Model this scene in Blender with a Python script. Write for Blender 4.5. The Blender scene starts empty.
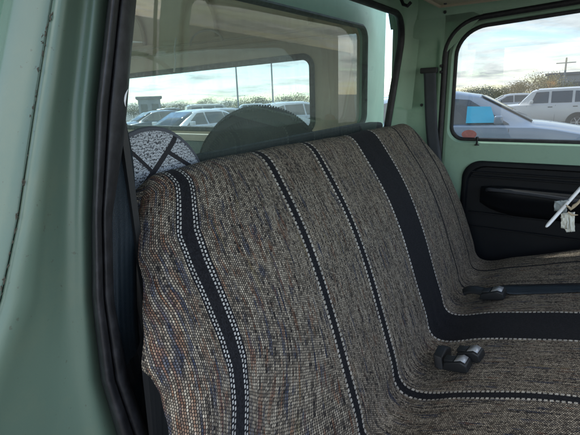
import bpy, bmesh, math, random
from mathutils import Vector, Matrix, noise
random.seed(7)
scene = bpy.context.scene
COL = scene.collection
R = math.radians

# ------------------------------------------------------------------ frames
F, CX, CY, W, H = 438.0, 290.0, 217.5, 580.0, 435.0
def cray(x, y): return Vector((x-CX, CY-y, -F))          # camera space (right, up, back)
tX = cray(583, 80).normalized()
tY = cray(-400, 115); tY = (tY - tX*tY.dot(tX)).normalized()
tZ = tX.cross(tY)
wZ = cray(520, 95).cross(cray(200, 108)).normalized()
if wZ.y < 0: wZ = -wZ
wX = (tX - wZ*tX.dot(wZ)).normalized()
wY = wZ.cross(wX)
CAM_H = 1.55
A_w = Matrix((wX, wY, wZ))            # camera space -> world
A_t = Matrix((tX, tY, tZ))            # camera space -> truck
R_tw = A_w @ A_t.transposed()         # truck -> world
M_TRUCK = Matrix.Translation((0, 0, CAM_H)) @ R_tw.to_4x4()
def tray(x, y): return A_t @ cray(x, y)
def on(x, y, ax, v):                  # truck-frame point where a sight line meets a real plane
    t = tray(x, y); return t*(v/t[ax])
def wpt(x, y, d):                     # world ground position in the direction of a photo column at distance d
    t = A_w @ cray(x, y); h = math.hypot(t.x, t.y)
    return Vector((t.x/h*d, t.y/h*d, 0))
TRUCK_ROOTS = []

# ------------------------------------------------------------------ helpers
def link(o):
    COL.objects.link(o); return o
def empty(name, loc=(0,0,0), rz=0):
    o = bpy.data.objects.new(name, None); o.location = loc; o.rotation_euler = (0,0,rz)
    o.empty_display_size = .1
    return link(o)
def tag(o, label=None, cat=None, group=None, kind=None, truck=False):
    if label: o['label'] = label
    if cat: o['category'] = cat
    if group: o['group'] = group
    if kind: o['kind'] = kind
    if truck: TRUCK_ROOTS.append(o)
    return o
class MB:
    def __init__(s): s.v=[]; s.f=[]; s.uv={}
    def add(s, vs, fs):
        n=len(s.v); s.v+= [Vector(v) for v in vs]; s.f+=[tuple(i+n for i in f) for f in fs]; return n
    def box(s, a, b, M=None):
        (x0,y0,z0),(x1,y1,z1)=a,b
        vs=[Vector(p) for p in ((x0,y0,z0),(x1,y0,z0),(x1,y1,z0),(x0,y1,z0),(x0,y0,z1),(x1,y0,z1),(x1,y1,z1),(x0,y1,z1))]
        if M: vs=[M@v for v in vs]
        s.add(vs,[(3,2,1,0),(4,5,6,7),(0,1,5,4),(1,2,6,5),(2,3,7,6),(3,0,4,7)]); return s
    def tube(s, pts, r, n=10, closed=False, cap=True, ry=None):
        pts=[Vector(p) for p in pts]; m=len(pts); rings=[]
        rr = r if isinstance(r,(list,tuple)) else [r]*m
        up=None
        for i,p in enumerate(pts):
            if closed: t=pts[(i+1)%m]-pts[i-1]
            else: t=pts[min(i+1,m-1)]-pts[max(i-1,0)]
            t.normalize()
            if up is None:
                up=Vector((0,0,1)) if abs(t.z)<.9 else Vector((1,0,0))
            a=(up-t*up.dot(t)).normalized(); up=a; b=t.cross(a)
            q=(ry if ry else rr[i])
            rings.append([p+a*math.cos(k/n*2*math.pi)*rr[i]+b*math.sin(k/n*2*math.pi)*q for k in range(n)])
        base=len(s.v)
        for g in rings: s.v+=g
        for i in range(m if closed else m-1):
            j=(i+1)%m
            for k in range(n):
                l=(k+1)%n
                s.f.append((base+i*n+k,base+i*n+l,base+j*n+l,base+j*n+k))
        if cap and not closed:
            s.f.append(tuple(base+k for k in range(n))[::-1]); s.f.append(tuple(base+(m-1)*n+k for k in range(n)))
        return s
    def grid(s, rows, closed=False):
        n=len(rows[0]); base=len(s.v)
        for r in rows: s.v+=[Vector(p) for p in r]
        for i in range(len(rows)-1):
            for k in range(n if closed else n-1):
                l=(k+1)%n
                s.f.append((base+i*n+k,base+i*n+l,base+(i+1)*n+l,base+(i+1)*n+k))
        return s
    def cap(s, loop):
        n=s.add(loop,[]); s.f.append(tuple(range(n,n+len(loop)))); return s
    def prism(s, poly, d):            # polygon extruded by vector d
        n=len(poly); d=Vector(d); vs=[Vector(p) for p in poly]; vs+= [v+d for v in vs]
        s.add(vs,[tuple(range(n))[::-1],tuple(range(n,2*n))]+[(i,(i+1)%n,(i+1)%n+n,i+n) for i in range(n)]); return s
    def lathe(s, prof, c=(0,0,0), axis='Y', n=32):
        rows=[]; c=Vector(c)
        for r,h in prof:
            row=[]
            for k in range(n):
                a=k/n*2*math.pi; x,y=math.cos(a)*r,math.sin(a)*r
                row.append(c+Vector({'Y':(x,h,y),'Z':(x,y,h),'X':(h,x,y)}[axis]))
            rows.append(row)
        return s.grid(rows,closed=True)
    def build(s, name, mat, parent=None, smooth=True, bevel=0, sub=0, solid=0, seg=2, angle=40):
        me=bpy.data.meshes.new(name); me.from_pydata([tuple(v) for v in s.v],[],s.f)
        me.materials.append(mat)
        bm=bmesh.new(); bm.from_mesh(me); bmesh.ops.recalc_face_normals(bm, faces=bm.faces)
        if bevel: 
            es=[e for e in bm.edges if len(e.link_faces)==2 and e.calc_face_angle(0)>.6]
            bmesh.ops.bevel(bm, geom=es, offset=bevel, segments=seg, affect='EDGES', profile=.6, clamp_overlap=True)
        bm.to_mesh(me); bm.free()
        o=bpy.data.objects.new(name,me); link(o)
        if parent: o.parent=parent
        if solid:
            m=o.modifiers.new('t','SOLIDIFY'); m.thickness=solid; m.offset=0
        if sub:
            m=o.modifiers.new('s','SUBSURF'); m.levels=sub; m.render_levels=sub
        if smooth:
            me.polygons.foreach_set('use_smooth',[True]*len(me.polygons))
            if angle<180: me.set_sharp_from_angle(angle=R(angle))
        return o
def lerp(a,b,t): return a+(b-a)*t
def interp(tab, x):
    if x<=tab[0][0]: 
        (x0,y0),(x1,y1)=tab[0],tab[1]
        return y0
    for (x0,y0),(x1,y1) in zip(tab,tab[1:]):
        if x<=x1: return lerp(y0,y1,(x-x0)/(x1-x0))
    return tab[-1][1]
def catmull(pts, n):
    pts=[Vector(p) for p in pts]; P=[2*pts[0]-pts[1]]+pts+[2*pts[-1]-pts[-2]]; out=[]
    for i in range(1,len(P)-2):
        for k in range(n):
            t=k/n; a,b,c,d=P[i-1],P[i],P[i+1],P[i+2]
            out.append(.5*((2*b)+(c-a)*t+(2*a-5*b+4*c-d)*t*t+(3*b-a-3*c+d)*t*t*t))
    out.append(pts[-1]); return out
def rrect(u0,u1,v0,v1,rad,n=8):       # rad: (u0v0,u1v0,u1v1,u0v1) ; constant count
    if not isinstance(rad,(tuple,list)): rad=(rad,)*4
    cs=[(u0,v0,1,1,180),(u1,v0,-1,1,270),(u1,v1,-1,-1,0),(u0,v1,1,-1,90)]; out=[]
    for (u,v,sx,sy,a0),r in zip(cs,rad):
        for k in range(n+1):
            a=R(a0+90*k/n); out.append((u+sx*r+r*math.cos(a), v+sy*r+r*math.sin(a)))
    return out
def densify(loop, k):
    out=[]; n=len(loop)
    for i in range(n):
        a,b=loop[i],loop[(i+1)%n]
        m=k if (a-b).length>.05 else 1
        for j in range(m): out.append(a.lerp(b,j/m))
    return out

# ------------------------------------------------------------------ materials
def newmat(name):
    m=bpy.data.materials.new(name); m.use_nodes=True; nt=m.node_tree; nt.nodes.clear()
    out=nt.nodes.new('ShaderNodeOutputMaterial'); return m,nt,out
class N:
    def __init__(s,nt): s.nt=nt
    def n(s,t,**k):
        x=s.nt.nodes.new(t)
        for a,b in k.items(): setattr(x,a,b)
        return x
    def set(s,sock,v):
        if isinstance(v,bpy.types.NodeSocket): s.nt.links.new(v,sock)
        elif v is not None:
            if sock.type=='RGBA' and len(v)==3: v=(*v,1)
            sock.default_value=v
    def m(s,op,a,b=None,c=None,clamp=False):
        x=s.n('ShaderNodeMath',operation=op,use_clamp=clamp)
        for i,v in enumerate((a,b,c)):
            if v is not None: s.set(x.inputs[i],v)
        return x.outputs[0]
    def mix(s,f,a,b,bt='MIX'):
        x=s.n('ShaderNodeMix',data_type='RGBA',blend_type=bt); s.set(x.inputs[0],f); s.set(x.inputs[6],a); s.set(x.inputs[7],b); return x.outputs[2]
    def comb(s,x,y,z=0.0):
        c=s.n('ShaderNodeCombineXYZ'); s.set(c.inputs[0],x); s.set(c.inputs[1],y); s.set(c.inputs[2],z); return c.outputs[0]
    def noise(s,vec,scale,detail=3,rough=.5,col=False,dist=0):
        x=s.n('ShaderNodeTexNoise'); s.set(x.inputs['Vector'],vec); x.inputs['Scale'].default_value=scale
        x.inputs['Detail'].default_value=detail; x.inputs['Roughness'].default_value=rough; x.inputs['Distortion'].default_value=dist
        return x.outputs['Color' if col else 'Fac']
    def white(s,vec,col=False):
        x=s.n('ShaderNodeTexWhiteNoise',noise_dimensions='3D'); s.set(x.inputs['Vector'],vec); return x.outputs['Color' if col else 'Value']
    def ramp(s,f,stops,interp='LINEAR'):
        x=s.n('ShaderNodeValToRGB'); e=x.color_ramp.elements; x.color_ramp.interpolation=interp
        while len(e)<len(stops): e.new(.5)
        for el,(p,c) in zip(e,stops): el.position=p; el.color=(*c,1) if len(c)==3 else c
        s.set(x.inputs[0],f); return x.outputs[0]
    def scale(s,vec,sc):
        x=s.n('ShaderNodeVectorMath',operation='MULTIPLY'); s.set(x.inputs[0],vec); x.inputs[1].default_value=sc; return x.outputs[0]
    def obj(s): return s.n('ShaderNodeTexCoord').outputs['Object']
    def bump(s,h,dist=.001,st=1.0):
        x=s.n('ShaderNodeBump'); s.set(x.inputs['Height'],h); x.inputs['Distance'].default_value=dist; x.inputs['Strength'].default_value=st; return x.outputs[0]
    def bsdf(s,out,col,rough=.5,metal=0,normal=None,spec=.5,coat=0,**k):
        x=s.n('ShaderNodeBsdfPrincipled'); s.set(x.inputs['Base Color'],col); s.set(x.inputs['Roughness'],rough)
        s.set(x.inputs['Metallic'],metal); x.inputs['Specular IOR Level'].default_value=spec; x.inputs['Coat Weight'].default_value=coat
        if normal: s.set(x.inputs['Normal'],normal)
        for a,b in k.items(): s.set(x.inputs[a],b)
        s.nt.links.new(x.outputs[0],out.inputs[0]); return x
def simple(name,col,rough=.5,metal=0,var=.15,scale=8,bump=0,bscale=200,coat=0,spec=.5):
    m,nt,out=newmat(name); q=N(nt); o=q.obj()
    f=q.noise(o,scale,5,.6)
    c=q.mix(f,tuple(x*(1-var) for x in col),tuple(min(1,x*(1+var)) for x in col))
    nrm=q.bump(q.noise(o,bscale,3),.001,bump) if bump else None
    r=q.m('ADD',q.m('MULTIPLY',q.noise(o,scale*3,3),.2),rough-.1,clamp=True)
    q.bsdf(out,c,r,metal,nrm,spec,coat); return m
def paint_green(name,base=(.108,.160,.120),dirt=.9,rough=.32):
    m,nt,out=newmat(name); q=N(nt); o=q.obj()
    c=q.mix(q.noise(o,3,4),tuple(x*.92 for x in base),tuple(x*1.08 for x in base))
    dm=q.ramp(q.noise(o,14,8,.7),[(.5,(0,0,0)),(.75,(1,1,1))])
    c=q.mix(q.m('MULTIPLY',dm,dirt),c,(.13,.17,.12))
    specks=q.ramp(q.noise(o,160,2,.5),[(.70,(0,0,0)),(.74,(1,1,1))])
    c=q.mix(q.m('MULTIPLY',specks,.5*dirt),c,(.06,.05,.035))
    r=q.m('ADD',q.m('MULTIPLY',q.noise(o,9,6,.7),.35),rough-.12,clamp=True)
    b=q.bump(q.m('ADD',q.noise(o,5,3),q.m('MULTIPLY',q.noise(o,420,2),.05)),.004,.5)
    q.bsdf(out,c,r,0,b,.4,.12,**{'Coat Roughness':.3}); return m
def rubber(name,col=(.012,.012,.014),rough=.45):
    m,nt,out=newmat(name); q=N(nt); o=q.obj()
    c=q.mix(q.ramp(q.noise(o,40,7,.7),[(.45,(0,0,0)),(.8,(1,1,1))]),col,tuple(x*2.6+.008 for x in col))
    q.bsdf(out,c,q.m('ADD',q.m('MULTIPLY',q.noise(o,30,4),.3),rough-.1),0,q.bump(q.noise(o,300,3),.001,.3),.4); return m
def glass(name,dust=.12,tint=(.93,.98,.96),dustcol=(.55,.58,.52),streak=(30,30,6)):
    m,nt,out=newmat(name); q=N(nt); o=q.obj()
    tr=q.n('ShaderNodeBsdfTransparent'); q.set(tr.inputs[0],tint)
    gl=q.n('ShaderNodeBsdfGlossy'); gl.inputs['Roughness'].default_value=.015; q.set(gl.inputs[0],(1,1,1))
    lw=q.n('ShaderNodeLayerWeight'); lw.inputs[0].default_value=.5
    sch=q.m('MULTIPLY_ADD',q.m('POWER',lw.outputs['Facing'],5.0),.85,.075)
    mx=q.n('ShaderNodeMixShader'); q.set(mx.inputs[0],sch); nt.links.new(tr.outputs[0],mx.inputs[1]); nt.links.new(gl.outputs[0],mx.inputs[2])
    di=q.n('ShaderNodeBsdfDiffuse'); q.set(di.inputs[0],dustcol)
    tl=q.n('ShaderNodeBsdfTranslucent'); q.set(tl.inputs[0],dustcol)
    md=q.n('ShaderNodeMixShader'); md.inputs[0].default_value=.5; nt.links.new(di.outputs[0],md.inputs[1]); nt.links.new(tl.outputs[0],md.inputs[2])
    s1=q.noise(q.scale(o,streak),1,6,.65); s2=q.noise(o,2.5,4,.6)
    d=q.m('MULTIPLY',q.m('MULTIPLY',q.m('ADD',s1,.25),q.m('ADD',s2,.35)),dust*1.7,clamp=True)
    m2=q.n('ShaderNodeMixShader'); q.set(m2.inputs[0],d); nt.links.new(mx.outputs[0],m2.inputs[1]); nt.links.new(md.outputs[0],m2.inputs[2])
    nt.links.new(m2.outputs[0],out.inputs[0]); return m

def blanket():
    m,nt,out=newmat('striped_blanket_weave'); q=N(nt)
    uv=q.n('ShaderNodeUVMap',uv_map='UVMap').outputs[0]
    sp=q.n('ShaderNodeSeparateXYZ'); q.set(sp.inputs[0],uv); u,v=sp.outputs[0],sp.outputs[1]
    wob=q.noise(q.comb(q.m('MULTIPLY',u,6.0),q.m('MULTIPLY',v,9.0)),1,3)
    uw=q.m('ADD',u,q.m('MULTIPLY',q.m('SUBTRACT',wob,.5),.012))
    PU,PV=.0033,.0040
    cu=q.m('DIVIDE',uw,PU); ci=q.m('FLOOR',cu); fu=q.m('FRACT',cu)
    off=q.m('MULTIPLY',q.m('MODULO',ci,2.0),.5)
    off=q.m('ADD',off,q.m('MULTIPLY',q.white(q.comb(ci,3.0)),.18))
    cv=q.m('ADD',q.m('DIVIDE',v,PV),off); cj=q.m('FLOOR',cv); fv=q.m('FRACT',cv)
    # nub shape
    bu=q.m('SINE',q.m('MULTIPLY',fu,math.pi)); bv=q.m('SINE',q.m('MULTIPLY',fv,math.pi))
    nub=q.m('MULTIPLY',q.m('POWER',bu,.8),q.m('POWER',bv,.7))
    cell=q.comb(ci,cj,0.0)
    wn=q.white(cell,True); sc=q.n('ShaderNodeSeparateColor'); q.set(sc.inputs[0],wn)
    # yarn drifts: streaks run along the yarn for 3-12 cm
    streak=q.noise(q.comb(q.m('MULTIPLY',ci,.91),q.m('MULTIPLY',v,11.0)),1,2,.6)
    streak2=q.noise(q.comb(q.m('MULTIPLY',ci,.37),q.m('MULTIPLY',v,11.0),7.0),1,2,.6)
    pick=q.m('ADD',q.m('MULTIPLY',sc.outputs[0],.30),q.m('ADD',q.m('MULTIPLY',streak,.80),-.035))
    c=q.ramp(pick,[(.0,(.014,.013,.012)),(.28,(.035,.030,.027)),(.40,(.175,.145,.112)),(.54,(.38,.32,.245)),(.70,(.62,.53,.41)),(1,(.86,.77,.62))])
    # coloured slubs
    near=q.m('SUBTRACT',1.0,q.m('MULTIPLY',q.m('SUBTRACT',u,.30),2.1),clamp=True)
    bl=q.ramp(q.m('ADD',streak2,q.m('MULTIPLY',near,.11)),[(.59,(0,0,0)),(.67,(1,1,1))])
    c=q.mix(q.m('MULTIPLY',bl,.75),c,q.mix(sc.outputs[1],(.012,.018,.045),(.075,.10,.17)))
    st3=q.noise(q.comb(q.m('MULTIPLY',ci,.41),q.m('MULTIPLY',v,13.0),21.0),1,2,.6)
    ru=q.ramp(q.m('ADD',st3,q.m('MULTIPLY',near,.13)),[(.61,(0,0,0)),(.69,(1,1,1))])
    c=q.mix(q.m('MULTIPLY',ru,.6),c,q.mix(sc.outputs[2],(.12,.045,.02),(.42,.19,.10)))
    ye=q.ramp(q.noise(q.comb(q.m('MULTIPLY',ci,.3),q.m('MULTIPLY',v,9.0),41.0),1,2,.6),[(.64,(0,0,0)),(.72,(1,1,1))])
    c=q.mix(q.m('MULTIPLY',ye,.5),c,(.30,.24,.11))
    # gaps between the nubs are dark
    gap=q.ramp(nub,[(.22,(0,0,0)),(.66,(1,1,1))])
    c=q.mix(gap,(.022,.020,.020),c)
    h=q.m('MULTIPLY',nub,1.0)
    def band(c0,hw):
        return q.m('LESS_THAN',q.m('ABSOLUTE',q.m('SUBTRACT',u,c0)),hw)
    black=None; 
    def stripe(c,h,c0,hw,rows,dash=.0066,dw=.0014,inset=.0012,pitch=.0050,white=(.66,.64,.60)):
        jag=q.m('MULTIPLY',q.m('SUBTRACT',q.m('ABSOLUTE',q.m('SUBTRACT',q.m('FRACT',q.m('DIVIDE',v,.0095)),.5)),.25),.010)
        d=q.m('ABSOLUTE',q.m('SUBTRACT',q.m('ADD',u,jag if rows==1 else 0.0),c0))
        mk=q.m('LESS_THAN',d,hw+(rows*pitch if rows==2 else 0))
        rib=q.m('SINE',q.m('MULTIPLY',q.m('ADD',v,q.m('MULTIPLY',q.m('ABSOLUTE',q.m('SUBTRACT',q.m('FRACT',q.m('DIVIDE',u,.012)),.5)),.008)),2*math.pi/.0030))
        kn=q.white(q.comb(q.m('FLOOR',q.m('DIVIDE',u,.0015)),q.m('FLOOR',q.m('DIVIDE',v,.0022)),5.0))
        bc=q.mix(kn,(.008,.008,.0095),(.022,.022,.026))
        c=q.mix(mk,c,bc); h=q.m('ADD',q.m('MULTIPLY',h,q.m('SUBTRACT',1.0,mk)),q.m('MULTIPLY',mk,q.m('MULTIPLY',rib,.12)))
        for k in range(rows if rows>0 else 0):
            for sgn in (-1,1):
                if rows==1: cc=hw+.0014
                else: cc=hw+.0012+k*pitch
                dd=q.m('ABSOLUTE',q.m('SUBTRACT',u,c0+sgn*cc))
                ff=q.m('FRACT',q.m('ADD',q.m('DIVIDE',v,dash),.5*k+.13*(sgn+1)))
                a=q.m('LESS_THAN',dd,dw); b=q.m('LESS_THAN',q.m('ABSOLUTE',q.m('SUBTRACT',ff,.5)),.31)
                w=q.m('MULTIPLY',a,b)
                wv=q.white(q.comb(q.m('FLOOR',q.m('DIVIDE',v,dash)),c0,k*3.0+sgn))
                wc=q.mix(wv,tuple(x*.55 for x in white),white)
                c=q.mix(w,c,wc); h=q.m('ADD',h,q.m('MULTIPLY',w,.8))
        return c,h
    c,h=stripe(c,h,.49,.0105,2)
    c,h=stripe(c,h,.722,.0100,1,dash=.0095,dw=.0030,white=(.70,.65,.57))
    c,h=stripe(c,h,.915,.0105,1,dash=.0095,dw=.0032,white=(.70,.65,.57))
    c,h=stripe(c,h,1.238,.078,1,dash=.0105,dw=.0038,white=(.74,.70,.64))
    c,h=stripe(c,h,1.512,.0056,0)
    c,h=stripe(c,h,1.690,.0056,0)
    c,h=stripe(c,h,1.545,.0015,0)
    fz=q.noise(q.comb(q.m('MULTIPLY',u,900.0),q.m('MULTIPLY',v,500.0)),1,2)
    h=q.m('ADD',h,q.m('MULTIPLY',fz,.25))
    fade=q.mix(1.0,c,q.mix(q.noise(q.comb(q.m('MULTIPLY',u,3.0),q.m('MULTIPLY',v,3.0)),1,3),(.80,.78,.74),(1,1,1)),'MULTIPLY')
    x=q.bsdf(out,fade,.9,0,q.bump(h,.0014,.9),.12)
    x.inputs['Sheen Weight'].default_value=.03
    return m

M={}
M['green']=paint_green('green_paint_darkened')  # one green paint in two copies; this one has shade put into its colour
M['green_bright']=paint_green('green_paint_brightened',(.30,.46,.34),.25,.42)  # lighter copy of the same paint, brightness put into the colour
M['shell_green']=paint_green('pale_green_paint',(.36,.58,.46),.15,.45)
M['rubber']=rubber('black_rubber')
M['gasket']=rubber('grey_weathered_rubber',(.045,.055,.055),.6)
M['black']=simple('black_plastic',(.012,.013,.014),.5,bump=.25,bscale=900,var=.2)
M['blackpad']=simple('black_vinyl',(.007,.008,.010),.5,spec=.25,bump=.4,bscale=1200,var=.2)
M['tan']=simple('tan_shell_lining',(.76,.68,.54),.8,var=.12,scale=5,bump=.3,bscale=60)
M['headliner']=simple('tan_headliner_board',(.38,.34,.25),.85,var=.1,bump=.3,bscale=500)
M['steel']=simple('worn_steel',(.45,.45,.44),.35,1,bump=.1)
M['silver']=simple('silver_label_plastic',(.42,.43,.44),.38,.3)
M['white']=simple('white_plastic',(.78,.78,.76),.3)
M['blanket']=blanket()
M['tyre']=simple('tyre_rubber',(.035,.037,.038),.8,bump=.4,bscale=80)
M['glass_rear']=glass('dusty_rear_glass',.12,(.86,.93,.92),(.34,.42,.39))
M['glass_shell']=glass('dusty_shell_glass',.10,(.88,.95,.94),(.40,.44,.40))
M['glass_door']=glass('door_glass',.05,(.34,.37,.385))
M['carpet']=simple('black_carpet',(.008,.008,.009),.95,bump=.6,bscale=400)
def webbing(name,ca,cb):
    m,nt,out=newmat(name); q=N(nt); o=q.obj()
    uv=q.n('ShaderNodeUVMap',uv_map='UVMap').outputs[0]; sp=q.n('ShaderNodeSeparateXYZ'); q.set(sp.inputs[0],uv)
    zz=q.m('ABSOLUTE',q.m('SUBTRACT',q.m('FRACT',q.m('DIVIDE',sp.outputs[0],.009)),.5))
    s=q.m('SINE',q.m('MULTIPLY',q.m('ADD',sp.outputs[1],q.m('MULTIPLY',zz,.006)),2*math.pi/.0022))
    c=q.mix(q.m('MULTIPLY_ADD',s,.5,.5),ca,cb); c=q.mix(q.m('MULTIPLY',q.noise(o,25,5,.7),.5),c,tuple(x*2+.01 for x in cb))
    q.bsdf(out,c,.5,0,q.bump(s,.0004,.6),.45); return m
M['belt']=webbing('navy_webbing',(.004,.008,.012),(.009,.017,.024))
M['belt_grey']=webbing('charcoal_webbing',(.03,.035,.042),(.055,.06,.07))
def patterned():
    m,nt,out=newmat('floral_print_fabric'); q=N(nt); o=q.obj()
    sp=q.n('ShaderNodeSeparateXYZ'); q.set(sp.inputs[0],o)
    v=q.n('ShaderNodeTexVoronoi',feature='DISTANCE_TO_EDGE'); v.inputs['Scale'].default_value=150; q.set(v.inputs['Vector'],q.n('ShaderNodeVectorMath',operation='ADD').outputs[0])
    ad=v.inputs['Vector'].links[0].from_node; q.set(ad.inputs[0],o); q.set(ad.inputs[1],q.scale(q.noise(o,60,2,col=True),(.02,.02,.02)))
    w=q.n('ShaderNodeTexWave',wave_type='RINGS'); w.inputs['Scale'].default_value=60; w.inputs['Distortion'].default_value=9; w.inputs['Detail'].default_value=3; w.inputs['Detail Scale'].default_value=3; q.set(w.inputs['Vector'],o)
    a=q.ramp(v.outputs['Distance'],[(.012,(0,0,0)),(.035,(1,1,1))]); b=q.ramp(w.outputs['Fac'],[(.10,(0,0,0)),(.22,(1,1,1))])
    f=q.m('MULTIPLY',a,b)
    base=q.mix(f,(.06,.065,.075),(.56,.60,.64))
    # dark diagonal bands crossing the cushion
    d1=q.m('ABSOLUTE',q.m('SUBTRACT',q.m('SUBTRACT',sp.outputs[2],q.m('MULTIPLY',sp.outputs[0],.82)),.054))
    d2=q.m('ABSOLUTE',q.m('ADD',q.m('ADD',sp.outputs[2],q.m('MULTIPLY',sp.outputs[0],1.1)),-.034))
    d3=q.m('ABSOLUTE',q.m('ADD',q.m('ADD',sp.outputs[2],q.m('MULTIPLY',sp.outputs[0],.65)),-.095))
    k=q.m('ADD',q.m('LESS_THAN',d1,.0065),q.m('ADD',q.m('MULTIPLY',q.m('LESS_THAN',d2,.005),q.m('LESS_THAN',sp.outputs[0],-.012)),q.m('MULTIPLY',q.m('LESS_THAN',d3,.005),q.m('GREATER_THAN',sp.outputs[0],.028))),clamp=True)
    c=q.mix(k,base,(.035,.035,.04))
    q.bsdf(out,c,.8,0,q.bump(q.noise(o,500,2),.001,.5),.2); return m
M['print']=patterned()
M['piping']=simple('charcoal_piping',(.10,.11,.13),.75,bump=.5,bscale=400)

# ================================================================== PICKUP TRUCK
truck=tag(empty('pickup_truck'),'mint green pickup cab around the bench seat, with black rubber door seals and worn paint','pickup truck',truck=True)
XI0,XI1=.345,1.84            # inner side walls
ZT,ZB=.335,-.98
def rearY(z): return .662-.10*max(-.4,min(.55,z+.2))
def sl(y,z): return z+(max(0,.36-y)*.055 if z>.15 else 0)   # door tops rise towards the windshield
def fx(x,z): return x+(max(-.02,(z+.2)*.12) if x>1.1 else 0)
def opn(e=0): return [(fx(x,z),z) for x,z in rrect(.42-e,1.752+e,-.245-e,.262+e,(.06,.07,.12,.12),10)]   # rear wall leans forward towards the roof
# ---- rear wall round the window opening, running into roof and side walls
def loop3(l, yf): return [Vector((x,yf(x,z),z)) for x,z in l]
opening=opn()
def rw(t, dy):
    l0=opn()
    l1=rrect(XI0,XI1,ZB,ZT,(.03,.03,.10,.10),10)
    return [Vector((lerp(a[0],b[0],t),rearY(lerp(a[1],b[1],t))+dy,lerp(a[1],b[1],t))) for a,b in zip(l0,l1)]
cab=MB()
rows=[rw(0,.012),rw(0,.0),rw(.04,-.004),rw(.5,-.004),rw(.8,-.012),rw(.95,-.04),rw(1,-.06)]
cab.grid(rows,closed=True)
l1=rrect(XI0,XI1,ZB,ZT,(.03,.03,.10,.10),10)
cab.build('rear_wall',M['green_bright'],truck,angle=60)
# roof (crowned) with the rails above the doors
roof=MB(); rows=[]
sec=[p for p in l1 if p[1]>.225]
sec=sorted(sec,key=lambda p:(math.atan2(p[1]-.0,p[0]-1.09)))
sec=[(XI1,.226)]+[p for p in sec if p[1]>.245]+[(XI0,.226)]
sd=[]
for a,b in zip(sec,sec[1:]):
    m=8 if math.dist(a,b)>.1 else 1
    for j in range(m): sd.append((lerp(a[0],b[0],j/m),lerp(a[1],b[1],j/m)))
sd.append(sec[-1])
for y in [.60,.56,.5,.46,.3,.1,-.1,-.3,-.42]:
    dz=0.02*math.exp(-((y-.1)/.35)**2)
    rows.append([Vector((x,y,z+(max(0,.36-y)*.055 if z<.26 else 0)+dz*max(0,1-((x-1.09)/.75)**2)*2)) for x,z in sd])
roof.grid(rows); roof.build('roof',M['green_bright'],truck,solid=.006,angle=60)
ro=MB(); ro.grid([[Vector((x,y,z+.045)) for x,z in ((.26,.19),(.31,.29),(.42,.335),(1.09,.36),(1.76,.335),(1.89,.29),(1.945,.19))] for y in (.72,.6,.1,-.3,-.46,-.52)])
ro.build('roof_skin',M['green'],truck,solid=.004)
# ---- far (driver side) pillar between door and rear wall, with its pressed panel
pl=MB(); rows=[]
YS=[.462+i*(.66-.462)/44 for i in range(45)]; ZS=[.30-i*(1.28)/110 for i in range(111)]
def emboss(y,z):
    d=0
    # recess whose upper edge is a diagonal, bottom a ledge
    top=.172-.0*(y); 
    e=lambda a,b,w: 1/(1+math.exp(-(a-b)/w))
    inside=e(y,.490,.003)*e(.640,y,.004)*e(z,-.085,.004)*e(.172,z,.003)
    diag=e((y-.49)*.9-(.172-z)+.075,0,.004)
    d+=.010*inside*(1-diag*.0)
    tri=e(.172-z,(y-.47)*.75,.003)*e(z,-.085,.004)*e(y,.486,.003)
    d+=.010*tri
    d-=.012*math.exp(-((z+.088)/.006)**2)*e(y,.50,.006)
    d+=.012*math.exp(-((y-.585)/.03)**2-((z+.055)/.03)**2)
    return d
for z in ZS:
    rows.append([Vector((XI1-.004+emboss(y,z) + (0.0 if z<.2 else 0) - (max(0,y-.60)*.5),y,z)) for y in YS])
pl.grid(rows); pl.build('rear_pillar',M['green_bright'],truck,angle=80)
# outside of cab corners
for sx,(xa,xb) in (('f',(1.935,1.85)),):
    b=MB(); b.grid([[Vector((1.86,.455,z)),Vector((1.93-max(0,z)*.25,.452,z)),Vector((1.925-max(0,z)*.2,.55,z)),Vector((1.885-max(0,z)*.1,.64,z)),Vector((1.845,.665,z))] for z in (.34,.2,0,-.3,-.7,-1.1)])
    b.build('outer_corner',M['green'],truck,angle=60)
# bolts and slot plate for the belt on the pillar
for (px,py) in ((441,66),(441,72),(421.5,105),(445,12)):
    b=MB(); p=on(px,py,0,1.832); b.lathe([(0,-.006),(.0045,-.006),(.006,0),(.006,.003)],p,'X',12); b.build('bolt',M['black'],truck)
# coat hook under the roof
p=on(400,3,1,.58)
h=MB(); h.tube([p+Vector((0,0,.02)),p+Vector((.0,-.012,-.006)),p+Vector((-.006,-.03,-.014)),p+Vector((-.008,-.042,-.004))],.006,8)
h.build('coat_hook',M['black'],truck)
# tan headliner panel on the roof
hl=MB(); a=on(434,3,2,.292)
hl.box((.62,-.40,.272),(1.735,.470,.300)); hlo=hl.build('headliner_panel',M['headliner'],truck,bevel=.008,seg=3)
fr=MB(); fr.tube([Vector(p) for p in ((1.735,-.4,.271),(1.735,.463,.271),(.62,.463,.271),(.62,-.4,.271))],.007,8); fr.build('trim_edge',M['headliner'],hlo)
sc_=MB(); sc_.lathe([(0,-.004),(.005,-.003),(.006,.002)],(1.70,.435,.271),'Z',12); sc_.build('screw',M['black'],hlo)
# ---- rear window: gasket + glass
rwin=MB(); l=[p+Vector((0,-.004,0)) for p in loop3(opening,lambda x,z:rearY(z))]
l=densify(l,12); rwin.tube(l,.011,10,closed=True,ry=.014)
rg=rwin.build('rear_window_gasket',M['rubber'],truck)
g=MB(); g.cap([p+Vector((0,.012,0)) for p in loop3(opn(.002),lambda x,z:rearY(z))])
go=g.build('rear_window_glass',M['glass_rear'],truck,smooth=False)
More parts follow.
